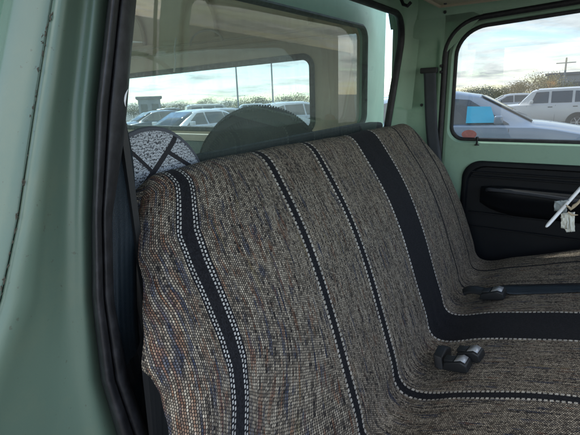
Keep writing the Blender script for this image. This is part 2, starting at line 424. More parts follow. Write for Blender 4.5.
# ---- driver's door
XD=1.855
door=MB(); 
win=lambda dx=0,e=0: [Vector((XD+dx,y,sl(y,z))) for y,z in rrect(-.62-e,.432+e,-.218-e,.211+e,(.05,.055,.105,.10),10)]
outl=lambda dx,e=0: [Vector((XD+dx,y,sl(y,z))) for y,z in rrect(-.78,.452-e,-.97,.229-e,(.02,.05,.13,.10),10)]
door.grid([win(.07),win(.012),win(.0,.006),outl(-.0,.012),outl(.006),outl(.078)],closed=True)
door.grid([win(.07),win(.078,.006),outl(.078)],closed=True)
do=door.build('driver_door',M['green_bright'],truck,angle=35)
g=MB(); g.tube(densify(win(.020,-.004),14),.0075,8,closed=True,ry=.009); g.build('window_seal',M['rubber'],do)
g=MB(); g.cap(win(.030,.001)); g.build('window_glass',M['glass_door'],do,smooth=False)
g=MB(); g.tube(densify([Vector((XD-.012,y,sl(y,z))) for y,z in rrect(-.80,.462,-.985,.233,(.02,.05,.13,.10),10)],14),.0095,10,closed=True,ry=.012)
g.build('weatherstrip',M['rubber'],truck)
fl_=MB(); cc=[Vector((XI1-.0045,y,sl(y,z))) for y,z in rrect(-.80,.464,-.985,.235,(.02,.05,.13,.10),10)][22:33]
for a,b in zip(cc,cc[1:]): fl_.add([a,b,Vector((XI1-.0045,.466,.30)),a+Vector((0,0,.07))],[(0,1,2)])
fl_.cap([cc[-1],cc[-1]+Vector((0,0,.05)),Vector((XI1-.0045,.47,.304)),Vector((XI1-.0045,.47,cc[0].z))])
fl_.build('door_corner_fillet',M['green_bright'],truck,smooth=False)
kn=on(477,141,0,XD-.004); k=MB(); k.lathe([(.0,.030),(.005,.029),(.006,.024),(.0035,.012),(.0035,.0),(.009,-.001),(.009,-.004)],(XD-.004,kn.y,-.228),'Z',14)
k.build('lock_knob',M['black'],do)
st=MB(); c=on(469,134.5,0,XD+.027); st.lathe([(0,0),(.026,0)],(0,0,0),'X',24)
for v in st.v: v.x+=XD+.0275; v.y=v.y*1.1+c.y; v.z=v.z*.7+c.z
st.build('sticker',simple('faded_red_vinyl',(.60,.24,.22),.6,var=.45,scale=60),do).__setitem__('label','faded red sticker in the corner of the glass')
# black trim panel, pocket and armrest
tp=MB(); L=lambda dx,e: [Vector((XD+dx,y,z)) for y,z in rrect(-.74+e,.365-e,-.93+e,-.292-e,(.04,.05,.07,.05),10)]
tp.grid([L(.0,0),L(-.012,0),L(-.016,.004),L(-.016,.018),L(-.004,.024),L(-.004,.16)],closed=True); tp.cap(L(-.004,.16))
tpo=tp.build('door_panel',M['blackpad'],do,angle=50)
ar=MB(); rows=[]
for i in range(25):
    t=i/24; y=lerp(.290,-.60,t); e=min(1,min(t,1-t)*9+.02)**.5
    rows.append([Vector((XD-.012-d*e,y,-.405-.01*t+zz*lerp(.5,1,e))) for d,zz in ((0,.022),(.035,.024),(.055,.018),(.062,.004),(.058,-.014),(.045,-.03),(.03,-.06),(.015,-.085),(0,-.09))])
ar.grid(rows); ar.build('armrest',M['blackpad'],tpo,angle=60)
hd=MB(); hd.tube(catmull([(XD-.070,.262,-.392),(XD-.080,.235,-.388),(XD-.080,.10,-.394),(XD-.080,-.02,-.402),(XD-.070,-.045,-.405)],6),.007,8,ry=.004)
hd.build('armrest_trim',simple('dull_grey_trim',(.02,.022,.028),.65),tpo)
rb=MB()
for z in (-.335,-.352,-.500,-.56):
    rb.tube([(XD-.012,.33,z),(XD-.014,-.68,z-.006)],.0035,6)
rb.build('moulding',M['blackpad'],tpo)
# ---- near (passenger side) door pillar: lofted between real feature lines
rowsY=[-160,-60,0,55,109,163,217,260,300,340,380,435,520,640]
def ext(tab):
    (y0,x0),(y1,x1)=tab[0],tab[1]; (ya,xa),(yb,xb)=tab[-2],tab[-1]
    return [(-160,x0+(x1-x0)/(y1-y0)*(-160-y0))]+tab+[(640,xb+(xb-xa)/(yb-ya)*(640-yb))]
feat=[ # (image x by row), depth Y
 ([(0,4),(109,-18),(217,-40),(300,-58),(380,-76),(435,-88)],.585),
 ([(0,12),(109,-8),(217,-30),(300,-50),(380,-70),(435,-84)],.560),
 ([(0,15),(109,-5),(217,-26),(300,-46),(380,-66),(435,-80)],.548),
 ([(0,49),(109,31),(217,14),(300,-4),(380,-30),(435,-50)],.506),
 ([(0,51),(109,33),(217,17),(300,-1),(380,-27),(435,-46)],.510),
 ([(0,54),(109,37),(217,21),(300,4),(380,-22),(435,-40)],.500),
 ([(0,60),(109,45),(217,30),(300,16),(380,-10),(435,-28)],.492),
 ([(0,68),(109,54),(217,41),(300,30),(380,2),(435,-15)],.492),
 ([(0,74),(109,61),(217,50),(300,42),(380,22),(435,8)],.500),
 ([(0,82),(109,70),(217,64),(300,62),(380,55),(435,52)],.508),
 ([(0,89),(109,77),(217,73),(300,73),(380,75),(435,82)],.505),
 ([(0,94),(109,83),(217,80),(300,81),(380,86),(435,97)],.498),
 ([(0,101),(109,90),(217,86),(300,87),(380,94),(435,107)],.498),
 ([(0,112),(109,99),(217,95),(300,95),(380,104),(435,120)],.512)]
np_=MB(); rows=[]
dense=[]
for yy in range(-160,641,10):
    r=[]
    for tab,Y in feat:
        px=interp(ext(tab),yy); r.append(on(px,yy,1,Y))
    rr=catmull(r,3)
    dense.append(rr)
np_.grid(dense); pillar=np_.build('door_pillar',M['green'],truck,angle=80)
# chipped seam down the pillar
def seampt(yy,off=0): 
    return on(interp(ext(feat[4][0]),yy)+off,yy,1,.5005)
CS=simple('rust_and_old_sealer',(.055,.05,.035),.8,var=.5,scale=90)
for i in range(46):
    sm=MB()
    yy=random.uniform(-40,420) if i>14 else random.choice([random.uniform(20,60),random.uniform(60,140),random.uniform(200,290)])
    p=seampt(yy,random.gauss(0,1.2)); L_=random.uniform(.0012,.007); w=random.uniform(.0005,.0013)
    q2=seampt(yy+20,random.gauss(0,1.2)); d=(q2-p).normalized()
    pts=[p+d*L_*t+Vector((random.gauss(0,.0005),-.0002,0)) for t in (0,.33,.66,1)]
    sm.tube(pts,[w*.3,w,w*.8,w*.3],6,ry=w*.5); sm.build('paint_chip',CS,pillar)

# the branching crack near the top
sm=MB(); pa=[(62,2),(60,8),(55,10),(53,13),(50,16),(51,20)]; sm.tube([on(x,y,1,.4985) for x,y in pa],.0009,6)
sm.build('sealer_crack',CS,pillar)
sm=MB(); sm.tube([seampt(y,0)+Vector((random.gauss(0,.0002),.0006,0)) for y in range(-160,640,12)],.0009,6); sm.build('seam_line',simple('dark_green_seam',(.06,.10,.075),.6),pillar)
# door seals on the near opening
def strip(cols, mat, name, parent, rad=None):
    s=MB(); rows=[]
    for yy in range(-160,641,12):
        rows.append(catmull([on(interp(ext(tab),yy),yy,1,Y) for tab,Y in cols],4))
    s.grid(rows); return s.build(name,mat,parent,angle=70)
strip([([(0,108),(109,96),(217,91.5),(300,92),(380,101),(435,117)],.500),
       ([(0,110),(109,98),(217,93.5),(300,94.5),(380,104),(435,120)],.470),
       ([(0,115),(109,102),(217,97),(300,99),(380,109),(435,127)],.462),
       ([(0,119),(109,107),(217,101),(300,103),(380,114),(435,133)],.470),
       ([(0,120),(109,109),(217,102),(300,104),(380,115),(435,134)],.486)],M['rubber'],'door_seal',truck)
strip([([(0,119),(109,108),(217,101),(300,103),(380,114),(435,133)],.486),
       ([(0,121),(109,110),(217,103),(300,105),(380,117),(435,136)],.474),
       ([(0,127),(109,118),(217,106),(300,109),(380,123),(435,143)],.472),
       ([(0,133),(109,126),(217,110),(300,112),(380,127),(435,147)],.480),
       ([(0,136.5),(60,131),(100,128),(140,124),(217,112),(300,114),(380,129),(435,149)],.500),
       ([(0,134),(60,129),(100,127),(140,122),(217,111),(300,113),(380,127),(435,147)],.540)],M['rubber'],'inner_door_seal',truck)
# dark lower trim behind the near seal and cab floor
tr=MB(); tr.box((.385,.52,-.98),(.395,.60,.30)); tr.build('side_trim',M['black'],truck)
fl=MB(); fl.box((.25,-.75,-1.02),(1.93,.70,-.985)); fl.build('cab_floor',M['carpet'],truck)
ds=MB(); rows=[]
for x in (.36,.6,1.1,1.5,1.84):
    rows.append([Vector((x,y,z)) for y,z in ((-.42,-.75),(-.43,-.45),(-.46,-.36),(-.52,-.31),(-.70,-.28),(-.95,-.29))])
ds.grid(rows); ds.build('dashboard',M['black'],truck,solid=.01)
cm=MB(); cm.tube([(1.44,-.70,-.50),(1.44,-.33,-.17)],.035,16); cmo=cm.build('steering_column',M['black'],truck)
wl=MB(); c=Vector((1.44,-.34,-.17)); ax=Vector((0,.72,.69)).normalized(); a=Vector((1,0,0)); b_=ax.cross(a)
wl.tube([c+(a*math.cos(t*.2618)+b_*math.sin(t*.2618))*.19 for t in range(24)],.011,8,closed=True)
for t in (0,math.pi): wl.tube([c,c+(a*math.cos(t)+b_*math.sin(t))*.19],.012,8)
wl.build('steering_wheel',M['black'],truck)
tip=on(546,227,0,1.15); k1=on(579,190,0,1.25); root=k1+(k1-tip)*1.6
lv=MB(); lv.tube([tip,tip+(k1-tip)*.04,tip+(k1-tip)*.08,k1,root],[.002,.0038,.0042,.0042,.005],12)
lvo=lv.build('shift_lever',M['white'],truck)
# bed: front wall, floor, side, just behind the cab
bd=MB(); bd.box((.12,.80,-1.0),(2.06,.815,-.27)); bd.build('bed_front',M['green'],truck)
bd=MB(); bd.box((.12,.80,-.86),(2.06,2.9,-.83)); bd.build('bed_floor',simple('bed_steel',(.09,.12,.11),.7,var=.3),truck)
for xa,xb in ((1.92,2.06),(.12,.26)):
    bd=MB(); bd.box((xa,.82,-.85),(xb,2.9,-.27)); bd.build('bed_side',M['green'],truck,bevel=.01)
# hidden lower body so the cab does not float
bd=MB(); bd.box((.20,-.9,-1.12),(1.96,3.0,-1.03)); bd.build('chassis',M['black'],truck)
for (x,y) in ((.28,2.05),(1.86,2.05),(.28,-1.35),(1.86,-1.35)):
    w_=MB(); w_.lathe([(.17,-.10),(.33,-.10),(.36,-.07),(.365,0),(.36,.07),(.33,.10),(.17,.10)],(x,y,-1.20),'X',32)
    w_.build('wheel',M['tyre'],truck)
# belt-guide lip by the seal, its highlight put in as a white crescent
p=[on(x,y,1,.468) for x,y in ((128.3,89),(127,91.5),(125.9,94.5),(125.2,98),(124.9,101),(125.1,104),(125.6,106.5))]
g=MB(); g.tube(p,[.0002,.0006,.0011,.0013,.0011,.0006,.0002],8); g.build('belt_guide',M['white'],truck)

# ================================================================== BENCH SEAT
seat=tag(empty('bench_seat',(1.08,.2,-.98)),'bench seat under a grey and tan woven blanket cover with black stripes','bench seat',truck=True)
prof=catmull([Vector((0,y,z)) for y,z in ((.604,-.80),(.602,-.50),(.600,-.25),(.592,-.160),(.570,-.124),(.546,-.120),(.520,-.137),(.490,-.178),(.432,-.268),(.382,-.36),(.340,-.45),(.304,-.54),(.280,-.60),(.268,-.638),(.248,-.657),(.208,-.654),(.14,-.628),(.05,-.602),(-.05,-.572),(-.14,-.552),(-.22,-.555),(-.265,-.585),(-.28,-.66),(-.285,-.82))],10)
S=[0]
for a,b in zip(prof,prof[1:]): S.append(S[-1]+(a-b).length)
nrm=[]
for i in range(len(prof)):
    t=(prof[min(i+1,len(prof)-1)]-prof[max(i-1,0)]).normalized(); nrm.append(Vector((0,-t.z*-1,t.y*-1)))   # points into the seat? fixed below
X0,X1=.318,1.815
def edgeL(z):    # the near end of the cover is ragged
    return interp([(-.9,.278),(-.60,.280),(-.43,.286),(-.392,.306),(-.36,.310),(-.335,.309),(-.322,.304),(-.308,.312),(-.25,.350),(-.20,.376),(-.12,.43)],z)
def edgeR(z): return interp([(-.8,1.80),(-.60,1.80),(-.45,1.815),(-.3,1.805),(-.16,1.765),(-.12,1.74)],z)
def skew(i):     # stripes slant as the cover is pulled across
    z=prof[i].z; y=prof[i].y
    if i<=isplit: return .075*max(0,min(1,(-.135-z)/.5))
    return .075
crease=min(range(len(prof)),key=lambda i:(prof[i]-Vector((0,.232,-.648))).length)
isplit=crease
NX=300
RE=.075
def xmap(k):      # column k -> fraction handling of the rounded ends; returns (mode, value)
    KE=26
    if k<KE: return ('l',math.pi/2*(1-k/KE))
    if k>NX-KE: return ('r',math.pi/2*(1-(NX-k)/KE))
    return ('m',(k-KE)/(NX-2*KE))
def seatcol(i,k):
    p=prof[i]; back=i<=isplit
    xl=edgeL(p.z) if back else .30; xr=edgeR(p.z) if back else 1.80
    m,v=xmap(k)
    if m=='l': return xl+.6*RE*(1-math.sin(v)), xl+.6*RE-.6*RE*v*.95, -.6*RE*(1-math.cos(v))*.9
    if m=='r': return xr-RE*(1-math.sin(v)), xr-RE+RE*v*.95, -RE*(1-math.cos(v))*.9
    x=lerp(xl+.6*RE,xr-RE,v); return x,x,0
def seatpt(i,t,k=None):
    p=prof[i]; back=i<=isplit
    xl=edgeL(p.z) if back else .30+.0*0; xr=edgeR(p.z) if back else 1.80
    x=lerp(xl,xr,t)
    tt=(prof[min(i+1,len(prof)-1)]-prof[max(i-1,0)]).normalized()
    n=Vector((0,tt.z,-tt.y))         # outward (towards camera / up)
    
    d=0
    if k is not None: x,_,d=seatcol(i,k)
    s=S[i]
    q=Vector((x*2.3,s*2.6,0)); d+=.010*noise.noise(q)
    q=Vector((x*9,s*5,3)); d+=.0032*noise.noise(q)
    # pull wrinkles fanning out of the crease
    g=math.exp(-((s-S[crease])/.10)**2); d+=.004*g*math.sin(x*75+8*noise.noise(Vector((x*5,s*4,1))))*noise.noise(Vector((x*3,0,9)))
    # end hems pucker
    d+=.003*math.exp(-(x-xl)/.03)*math.sin(s*90)
    if i>isplit: d+=.022*max(0,(1.1-x))*min(1,(s-S[crease])/.2)*1.5
    far=max(0,(x-.9)/.9)*max(0,min(1,(p.z+.30)/.15))
    return Vector((x,p.y+.006*far,p.z-.020*far))+n*d
def uvpt(i,x):
    s=S[i]; u=x+skew(i)
    z=prof[i].z
    # first stripe wanders as the cover is bunched over the end
    if i<=isplit:
        w=interp([(-.75,.115),(-.60,.105),(-.52,.096),(-.46,.074),(-.42,.052),(-.38,.038),(-.34,.037),(-.30,.040),(-.24,.044),(-.2,.040),(-.17,.024),(-.135,.0)],z)
    else: w=.115
    f=1-max(0,min(1,(x-.43)/.20))
    return (u+w*f, s)
def seatmesh(i0,i1,name):
    verts=[];uvs=[]
    for i in range(i0,i1+1):
        for k in range(NX+1):
            t=k/NX; t=.5-.5*math.cos(math.pi*t) if False else t
            v=seatpt(i,t,k); verts.append(v); uvs.append(uvpt(i,seatcol(i,k)[1]))
    n=NX+1; faces=[]
    for i in range(i1-i0):
        for k in range(NX): faces.append((i*n+k,i*n+k+1,(i+1)*n+k+1,(i+1)*n+k))
    nf=len(faces)
    # close the ends with flat caps down to the seat core
    for k in (0,NX):
        b=len(verts)
        for i in range(i0,i1+1):
            v=verts[(i-i0)*n+k]; c=Vector((v.x+(.01 if k==0 else -.01),lerp(v.y,.5,.35),lerp(v.z,-.78,.35))); verts.append(c); uvs.append(uvs[(i-i0)*n+k])
        for i in range(i1-i0): faces.append((b+i,b+i+1,(i+1)*n+k,i*n+k))
    me=bpy.data.meshes.new(name); me.from_pydata([tuple(v-seat.location) for v in verts],[],faces)
    ul=me.uv_layers.new(name='UVMap')
    for l in me.loops: ul.data[l.index].uv=uvs[l.vertex_index]
    me.materials.append(M['blanket']); me.materials.append(M['blackpad'])
    for p in me.polygons[nf:]: p.material_index=1
    me.polygons.foreach_set('use_smooth',[True]*nf+[False]*(len(me.polygons)-nf))
    o=bpy.data.objects.new(name,me); link(o); o.parent=seat; return o
seatmesh(0,isplit,'backrest'); seatmesh(isplit,len(prof)-1,'seat_cushion')

# ================================================================== SEAT BELTS
def ribbon(path, w, side, name, mat, parent, th=.0013):
    path=catmull(path,8); rows=[];uv=[];s=0
    me=bpy.data.meshes.new(name); vs=[];fs=[];uvs=[]
    for i,p in enumerate(path):
        t=(path[min(i+1,len(path)-1)]-path[max(i-1,0)]).normalized()
        if i: s+=(path[i]-path[i-1]).length
        sd=side(i/(len(path)-1)) if callable(side) else Vector(side)
        sd=(sd-t*sd.dot(t)).normalized(); n=t.cross(sd)
        for k in (-1,-.5,0,.5,1):
            vs.append(p+sd*w/2*k+n*th*(1-abs(k)**4*.5)*.0); uvs.append((k*w/2+w,s))
    for i in range(len(path)-1):
        for k in range(4): fs.append((i*5+k,i*5+k+1,(i+1)*5+k+1,(i+1)*5+k))
    me.from_pydata([tuple(v) for v in vs],[],fs); ul=me.uv_layers.new(name='UVMap')
    for l in me.loops: ul.data[l.index].uv=uvs[l.vertex_index]
    me.materials.append(mat); me.polygons.foreach_set('use_smooth',[True]*len(me.polygons))
    o=bpy.data.objects.new(name,me); link(o)
    md=o.modifiers.new('t','SOLIDIFY'); md.thickness=th; md.offset=0
    if parent: o.parent=parent
    return o
# near passenger belt hanging behind the seal
nb=tag(empty('seat_belt'),'wide navy seat belt webbing hanging beside the near door seal','seat belt','seat belts in the cab',truck=True)
pa=[on(104,40,1,.53),on(108,100,1,.53),on(120,160,1,.528),on(123.5,217,1,.525),on(124,270,1,.525),on(126,330,1,.53),on(132,375,1,.55),on(140,430,1,.58)]
ribbon(pa,.047,(1,.12,0),'webbing',M['belt'],nb)
# far driver's belt on the pillar
fb=tag(empty('seat_belt'),"charcoal shoulder belt running down the pillar beside the driver's door",'seat belt','seat belts in the cab',truck=True)
pa=[on(429.5,71,0,1.812),on(430,80,0,1.808),on(430.5,100,0,1.812),on(431.5,125,0,1.812),on(434,150,0,1.805),on(438,175,0,1.79)]
ribbon(pa,.047,(0,1,0),'webbing',M['belt_grey'],fb)
s=MB(); p=on(429,70.5,0,1.82); s.box((p.x-.012,p.y-.033,p.z-.011),(p.x+.012,p.y+.033,p.z+.011)); s.build('belt_guide',M['black'],fb,bevel=.005)

def buckle(parent, c, fx, up, name='buckle', L_=.075, Wd=.05):
    # box-like belt buckle with sloped end, push button and stalk; fx = long axis, up = top face normal
    fx=Vector(fx).normalized(); up=Vector(up); up=(up-fx*up.dot(fx)).normalized(); sd=up.cross(fx)
    Mx=Matrix((fx,sd,up)).transposed().to_4x4(); Mx.translation=Vector(c)
    m=MB()
    P=[(-L_/2,0,.0),(-L_/2+.006,0,.018),(L_*.28,0,.027),(L_/2,0,.020),(L_/2+.002,0,.004),(L_/2-.006,0,0)]
    m.prism([Mx@(Vector(q)+Vector((0,-Wd/2,0))) for q in P], (Mx.to_3x3()@Vector((0,Wd,0))))
    o=m.build(name,M['black'],parent,bevel=.0035,seg=3)
    b=MB()
    a=[(L_*.02,-Wd*.36,.0245),(L_*.28,-Wd*.36,.0285),(L_*.44,-Wd*.36,.0235),(L_*.44,Wd*.36,.0235),(L_*.28,Wd*.36,.0285),(L_*.02,Wd*.36,.0245)]
    v=[Mx@Vector(q) for q in a]; b.add(v,[(0,1,4,5),(1,2,3,4)]); b.build('button_plate',M['silver'],o,solid=.001,bevel=0)
    s_=MB(); s_.box((-L_*.42,-Wd*.30,.0175),(-L_*.05,Wd*.30,.0245),Mx); s_.build('tongue_slot',M['black'],o,bevel=.002)
    return Mx
def seatZ(y,x=1.3):
    best=min(range(isplit,len(prof)),key=lambda i:abs(prof[i].y-y)); t=(x-.30)/1.5
    return seatpt(best,t)
def onseat(px,py,lift=0):
    # where the sight line meets the cushion surface
    t=tray(px,py); best=None
    for k in range(200,2200,4):
        p=t.normalized()*(k/1000)
        if p.y<.235 and p.z<=seatZ(p.y,p.x).z+lift: return p
    return t
cushN=Vector((0,.26,.96))
b1=tag(empty('seat_belt_buckle'),'black buckle with a silver button plate, rear one of the pair on the cushion','buckle','seat belt buckles on the cushion',truck=True)
c=onseat(470,358,.012); buckle(b1,c,(-.15,-.96,.22),cushN,'buckle_body',.057,.037)
b2=tag(empty('seat_belt_buckle'),'black buckle with a silver button plate, nearest the camera on the cushion','buckle','seat belt buckles on the cushion',truck=True)
c2=onseat(457,368,.012); buckle(b2,c2,(-.10,-.97,.2),cushN,'buckle_body',.057,.037)
for e,cc in ((b1,c),(b2,c2)):
    w_=[cc+Vector((0,.03,.004)),cc+Vector((.0,.055,.003)),cc+Vector((.002,.085,-.004)),cc+Vector((.003,.12,-.03))]
pl_=tag(empty('belt_end_plate'),'upright black belt sleeve lying behind the two buckles','belt sleeve',truck=True)
s=MB(); cc=onseat(449,358,.014); 
s.prism([cc+Vector((-.032,.004,-.018)),cc+Vector((.030,.0,-.016)),cc+Vector((.040,.004,.006)),cc+Vector((.015,.010,.016)),cc+Vector((-.022,.012,.010))],(.002,.022,.0))
s.build('sleeve',M['black'],pl_,bevel=.004,seg=3)
b3=tag(empty('seat_belt_buckle'),'black buckle lying by the wide black band with navy webbing running forward','buckle','seat belt buckles on the cushion',truck=True)
c3=onseat(493,297,.012); buckle(b3,c3,(-.05,-.97,.24),cushN,'buckle_body',.070,.048)
s=MB(); rows=[]
pp=catmull([c3+Vector((.004,.03,.010)),c3+Vector((.004,.055,.010)),c3+Vector((.004,.070,.006)),c3+Vector((.004,.082,-.002))],5)
s.tube(pp,[.010]*len(pp),10,ry=.022); s.build('stalk_sleeve',M['black'],b3)
pa=[onseat(503,293,.012)+Vector((0,0,.010)),onseat(520,290,.008),onseat(545,289.5,.006),onseat(575,288.5,.006),onseat(579,289,.006)]
d=(pa[3]-pa[1]).normalized(); pa=pa[:4]+[pa[3]+d*.10,pa[3]+d*.2+Vector((0,0,-.005))]
ribbon(pa,.046,lambda t:Vector((1,.1,.15*math.sin(t*5))),'webbing',M['belt'],b3)

# ================================================================== TAG ON THE LEVER
tg=tag(empty('paper_tag'),'crumpled white paper tag taped round the pale shift lever','paper tag',truck=True)
def quadsheet(pts,X,name,mat,parent,th=.0008,seed=0):
    m=MB(); n=8; P=[on(x,y,0,X) for x,y in pts]; rows=[]
    for i in range(n+1):
        a=P[0].lerp(P[3],i/n); b=P[1].lerp(P[2],i/n)
        rows.append([a.lerp(b,k/n)+Vector((.006*noise.noise(Vector((i*.5,k*.5,seed))),.002*noise.noise(Vector((i*.7,k*.6,seed+5))),.002*noise.noise(Vector((i*.6,k*.9,seed+8))))) for k in range(n+1)])
    m.grid(rows); return m.build(name,mat,parent,solid=th)
paper=simple('creased_paper',(.62,.62,.54),.8,var=.25,scale=60,bump=.8,bscale=90)
tape=simple('clear_tape_film',(.30,.34,.34),.35,var=.3,scale=50)
quadsheet([(560.5,213),(575,212),(574.5,231.5),(566,232)],1.205,'paper',paper,tg,seed=1)
quadsheet([(561,214),(569,214),(568,229.5),(561,228)],1.200,'paper_fold',paper,tg,seed=4)
quadsheet([(554.5,201),(569,200),(566,213),(554,211)],1.215,'tape',tape,tg,seed=2)
m=MB(); m.tube([on(x,y,0,1.19) for x,y in ((566,205),(571,209),(574,206),(578,203),(582,198))],[.0015,.004,.0045,.003,.002],8)
m.tube([on(x,y,0,1.19) for x,y in ((568,212),(572,215),(578,215))],[.002,.0025,.001],8)
m.build('twist_tie',simple('tan_twisted_tape',(.45,.36,.24),.6,var=.5,scale=150),tg)

# ================================================================== PRINTED CUSHION BEHIND THE SEAT
cuc=on(156,196,1,.622)
cu=tag(empty('round_cushion',cuc),'round black and white printed cushion tucked behind the bench by the near belt','cushion',truck=True)
def cush(th,n=40,r=10):
    m=MB(); rows=[]
    for sg in (1,-1):
        rows=[]
        for i in range(r+1):
            a=i/r*math.pi/2; rad=math.sin(a); t=math.cos(a)**.7*th*sg
            rows.append([Vector((.119*rad*math.cos(k/n*2*math.pi)*(1+.03*math.cos(3*k/n*2*math.pi)),-t,.118*rad*math.sin(k/n*2*math.pi))) for k in range(n)])
        m.grid(rows,closed=True)
    return m
co=cush(.014).build('cover',M['print'],cu); 
m=MB(); m.tube([Vector((.119*math.cos(k/40*2*math.pi)*(1+.03*math.cos(3*k/40*2*math.pi)),0,.118*math.sin(k/40*2*math.pi))) for k in range(40)],.0052,8,closed=True)
m.build('piping',M['piping'],cu)

# ================================================================== CAMPER SHELL
sh=tag(empty('camper_shell',(1.09,.80,-.27)),'pale mint camper shell behind the cab with tan lining and side window','camper shell',truck=True)
so=sh.location
def sb(m,name,mat,par=sh,**k):
    for v in m.v: v-=so
    return m.build(name,mat,par,**k)
SX0,SX1=.14,2.055
YF=.785
outer=rrect(SX0,SX1,-.27,.55,(.01,.01,.17,.17),10)
fo=lambda: [(x,z) for x,z in rrect(.47,1.815,-.152,.238,(.06,.05,.05,.06),10)]
m=MB(); I=[Vector((x,YF,z)) for x,z in fo()]; O=[Vector((x,YF,z)) for x,z in outer]; I2=[v+Vector((0,.02,0)) for v in I]
m.grid([I2,I,O,[v+Vector((0,.02,0)) for v in O]],closed=True); sb(m,'front_wall',M['shell_green'],angle=40)
m=MB(); m.grid([[v+Vector((0,.021,0)) for v in I],[v+Vector((0,.021,0)) for v in O]],closed=True); sb(m,'front_lining',M['tan'],smooth=False)
m=MB(); m.tube(densify([v+Vector((0,-.004,0)) for v in I],12),.010,8,closed=True,ry=.013); fwo=sb(m,'front_window_gasket',M['gasket'])
m=MB(); m.cap([v+Vector((0,.008,0)) for v in [Vector((x,YF,z)) for x,z in rrect(.472,1.813,-.150,.236,(.06,.05,.05,.06),10)]]); sb(m,'front_window_glass',M['glass_shell'],smooth=False)
# body: side walls + roof as a tube, with the side window cut on the far side
def wall_frame(X,y0,y1,z0,z1,wy0,wy1,wz0,wz1a,wz1b,rad,dx,mat,name):
    m=MB(); w=[(y,z) for y,z in rrect(wy0,wy1,wz0,wz1a,rad,8)]
    def zz(y,z): return z+(wz1b-wz1a)*((y-wy0)/(wy1-wy0))*((z-wz0)/(wz1a-wz0))
    w=[(y,zz(y,z)) for y,z in w]
    o=rrect(y0,y1,z0,z1,.005,8)
    m.grid([[Vector((X+dx*.0,y,z)) for y,z in w],[Vector((X,y,z)) for y,z in o]],closed=True)
    m.grid([[Vector((X,y,z)) for y,z in w],[Vector((X+dx,y,z)) for y,z in w]],closed=True)
    return m,w
XW=1.985
m,wl_=wall_frame(XW,YF+.02,2.95,-.27,.30,1.135,2.70,-.205,.160,.122,.055,.03,M['tan'],'')
sb(m,'side_lining',M['tan'],smooth=False)
m=MB(); m.grid([[Vector((SX1-.01,y,z)) for y,z in wl_],[Vector((SX1-.01,y,z)) for y,z in rrect(YF+.001,2.97,-.27,.30,.005,8)]],closed=True); sb(m,'side_wall',M['shell_green'],smooth=False)
m=MB(); m.tube(densify([Vector((XW-.002,y,z)) for y,z in wl_],16),.012,8,closed=True,ry=.016); sb(m,'side_window_frame',M['gasket'])
m=MB(); m.cap([Vector((XW+.02,y,z)) for y,z in wl_]); sb(m,'side_window_glass',glass('side_window_glass',.12,(.56,.65,.70)),smooth=False)
# near side wall with its own window
m,wn_=wall_frame(.21,YF+.02,2.95,-.27,.30,1.135,2.70,-.205,.160,.122,.055,-.03,M['tan'],''); sb(m,'near_side_lining',M['tan'],smooth=False)
m=MB(); m.grid([[Vector((.15,y,z)) for y,z in wn_],[Vector((.15,y,z)) for y,z in rrect(YF+.001,2.97,-.27,.30,.005,8)]],closed=True); sb(m,'near_side_wall',M['shell_green'],smooth=False)
top=[(x,z) for x,z in outer if z>.285]; top=sorted(top,key=lambda p:math.atan2(p[1]-.0,p[0]-1.09))
top=[(SX1,.29)]+top+[(SX0,.29)]
m=MB(); m.grid([[Vector((x,y,z)) for x,z in top] for y in (YF+.002,1.6,2.2,2.98)]); sb(m,'roof',M['shell_green'],angle=60)
m=MB(); m.grid([[Vector((lerp(x,1.09,.045),y,z-.02)) for x,z in top] for y in (YF+.022,1.6,2.2,2.96)]); sb(m,'roof_lining',M['tan'],angle=60)
for y,zc in ((1.15,0),(1.75,0),(2.35,0)):
    m=MB(); m.tube([Vector((lerp(x,1.09,.06),y,z-.028)) for x,z in top],.012,6); sb(m,'roof_rib',simple('pale_rib_lining',(.55,.49,.37),.7))
m=MB(); m.tube([(1.955,.90,.235),(1.955,2.9,.235)],.010,6); m.tube([(1.955,.90,.275),(1.955,2.9,.275)],.006,6); sb(m,'side_rail',simple('pale_rail_lining',(.60,.54,.42),.7))
# curtain strip hanging at the front corner
m=MB(); P=[on(350,34,0,1.94),on(359,36,0,1.94),on(364,122,0,1.94),on(357,124,0,1.94)]
m.grid([[P[0].lerp(P[3],i/10)+Vector((0,.004*math.sin(i),0)),P[1].lerp(P[2],i/10)+Vector((-.004,.004*math.sin(i),0))] for i in range(11)])
sb(m,'corner_strip',simple('pale_grey_strip',(.62,.66,.60),.6),solid=.006)
# wire hook hanging below the side rail
m=MB(); m.tube(catmull([on(176,38,0,1.93),on(174.5,50,0,1.93),on(175.5,60,0,1.93),on(174,72,0,1.93)],4),.005,6); sb(m,'wire_hook',M['white'])
p0=on(290,66,0,1.96)
m=MB(); m.tube([on(206,40,0,1.90)+Vector((0,.12*math.cos(a*.2),.07*math.sin(a*.2)-.02)) for a in range(0,16)],.006,6); sb(m,'bent_hose',simple('pale_hose',(.55,.52,.45),.5))
# rear hatch
m=MB(); hi=rrect(.40,1.80,-.20,.22,.05,10); m.grid([[Vector((x,2.97,z)) for x,z in hi],[Vector((x,2.97,z)) for x,z in outer]],closed=True); sb(m,'rear_hatch',M['shell_green'],smooth=False,solid=.01)
m=MB(); m.cap([Vector((x,2.968,z)) for x,z in hi]); sb(m,'rear_hatch_glass',glass('hatch_glass',.05),smooth=False)
m=MB(); m.box((.30,.70,-.30),(1.84,YF-.012,-.143)); sb(m,'gap_shade_strip',M['carpet'],bevel=.02,seg=4)  # dark box put in for the shade between cab and shell
# pale ledge under the side window
m=MB(); m.box((1.90,.83,-.268),(1.984,2.93,-.232)); sb(m,'window_ledge',M['tan'],bevel=.004)

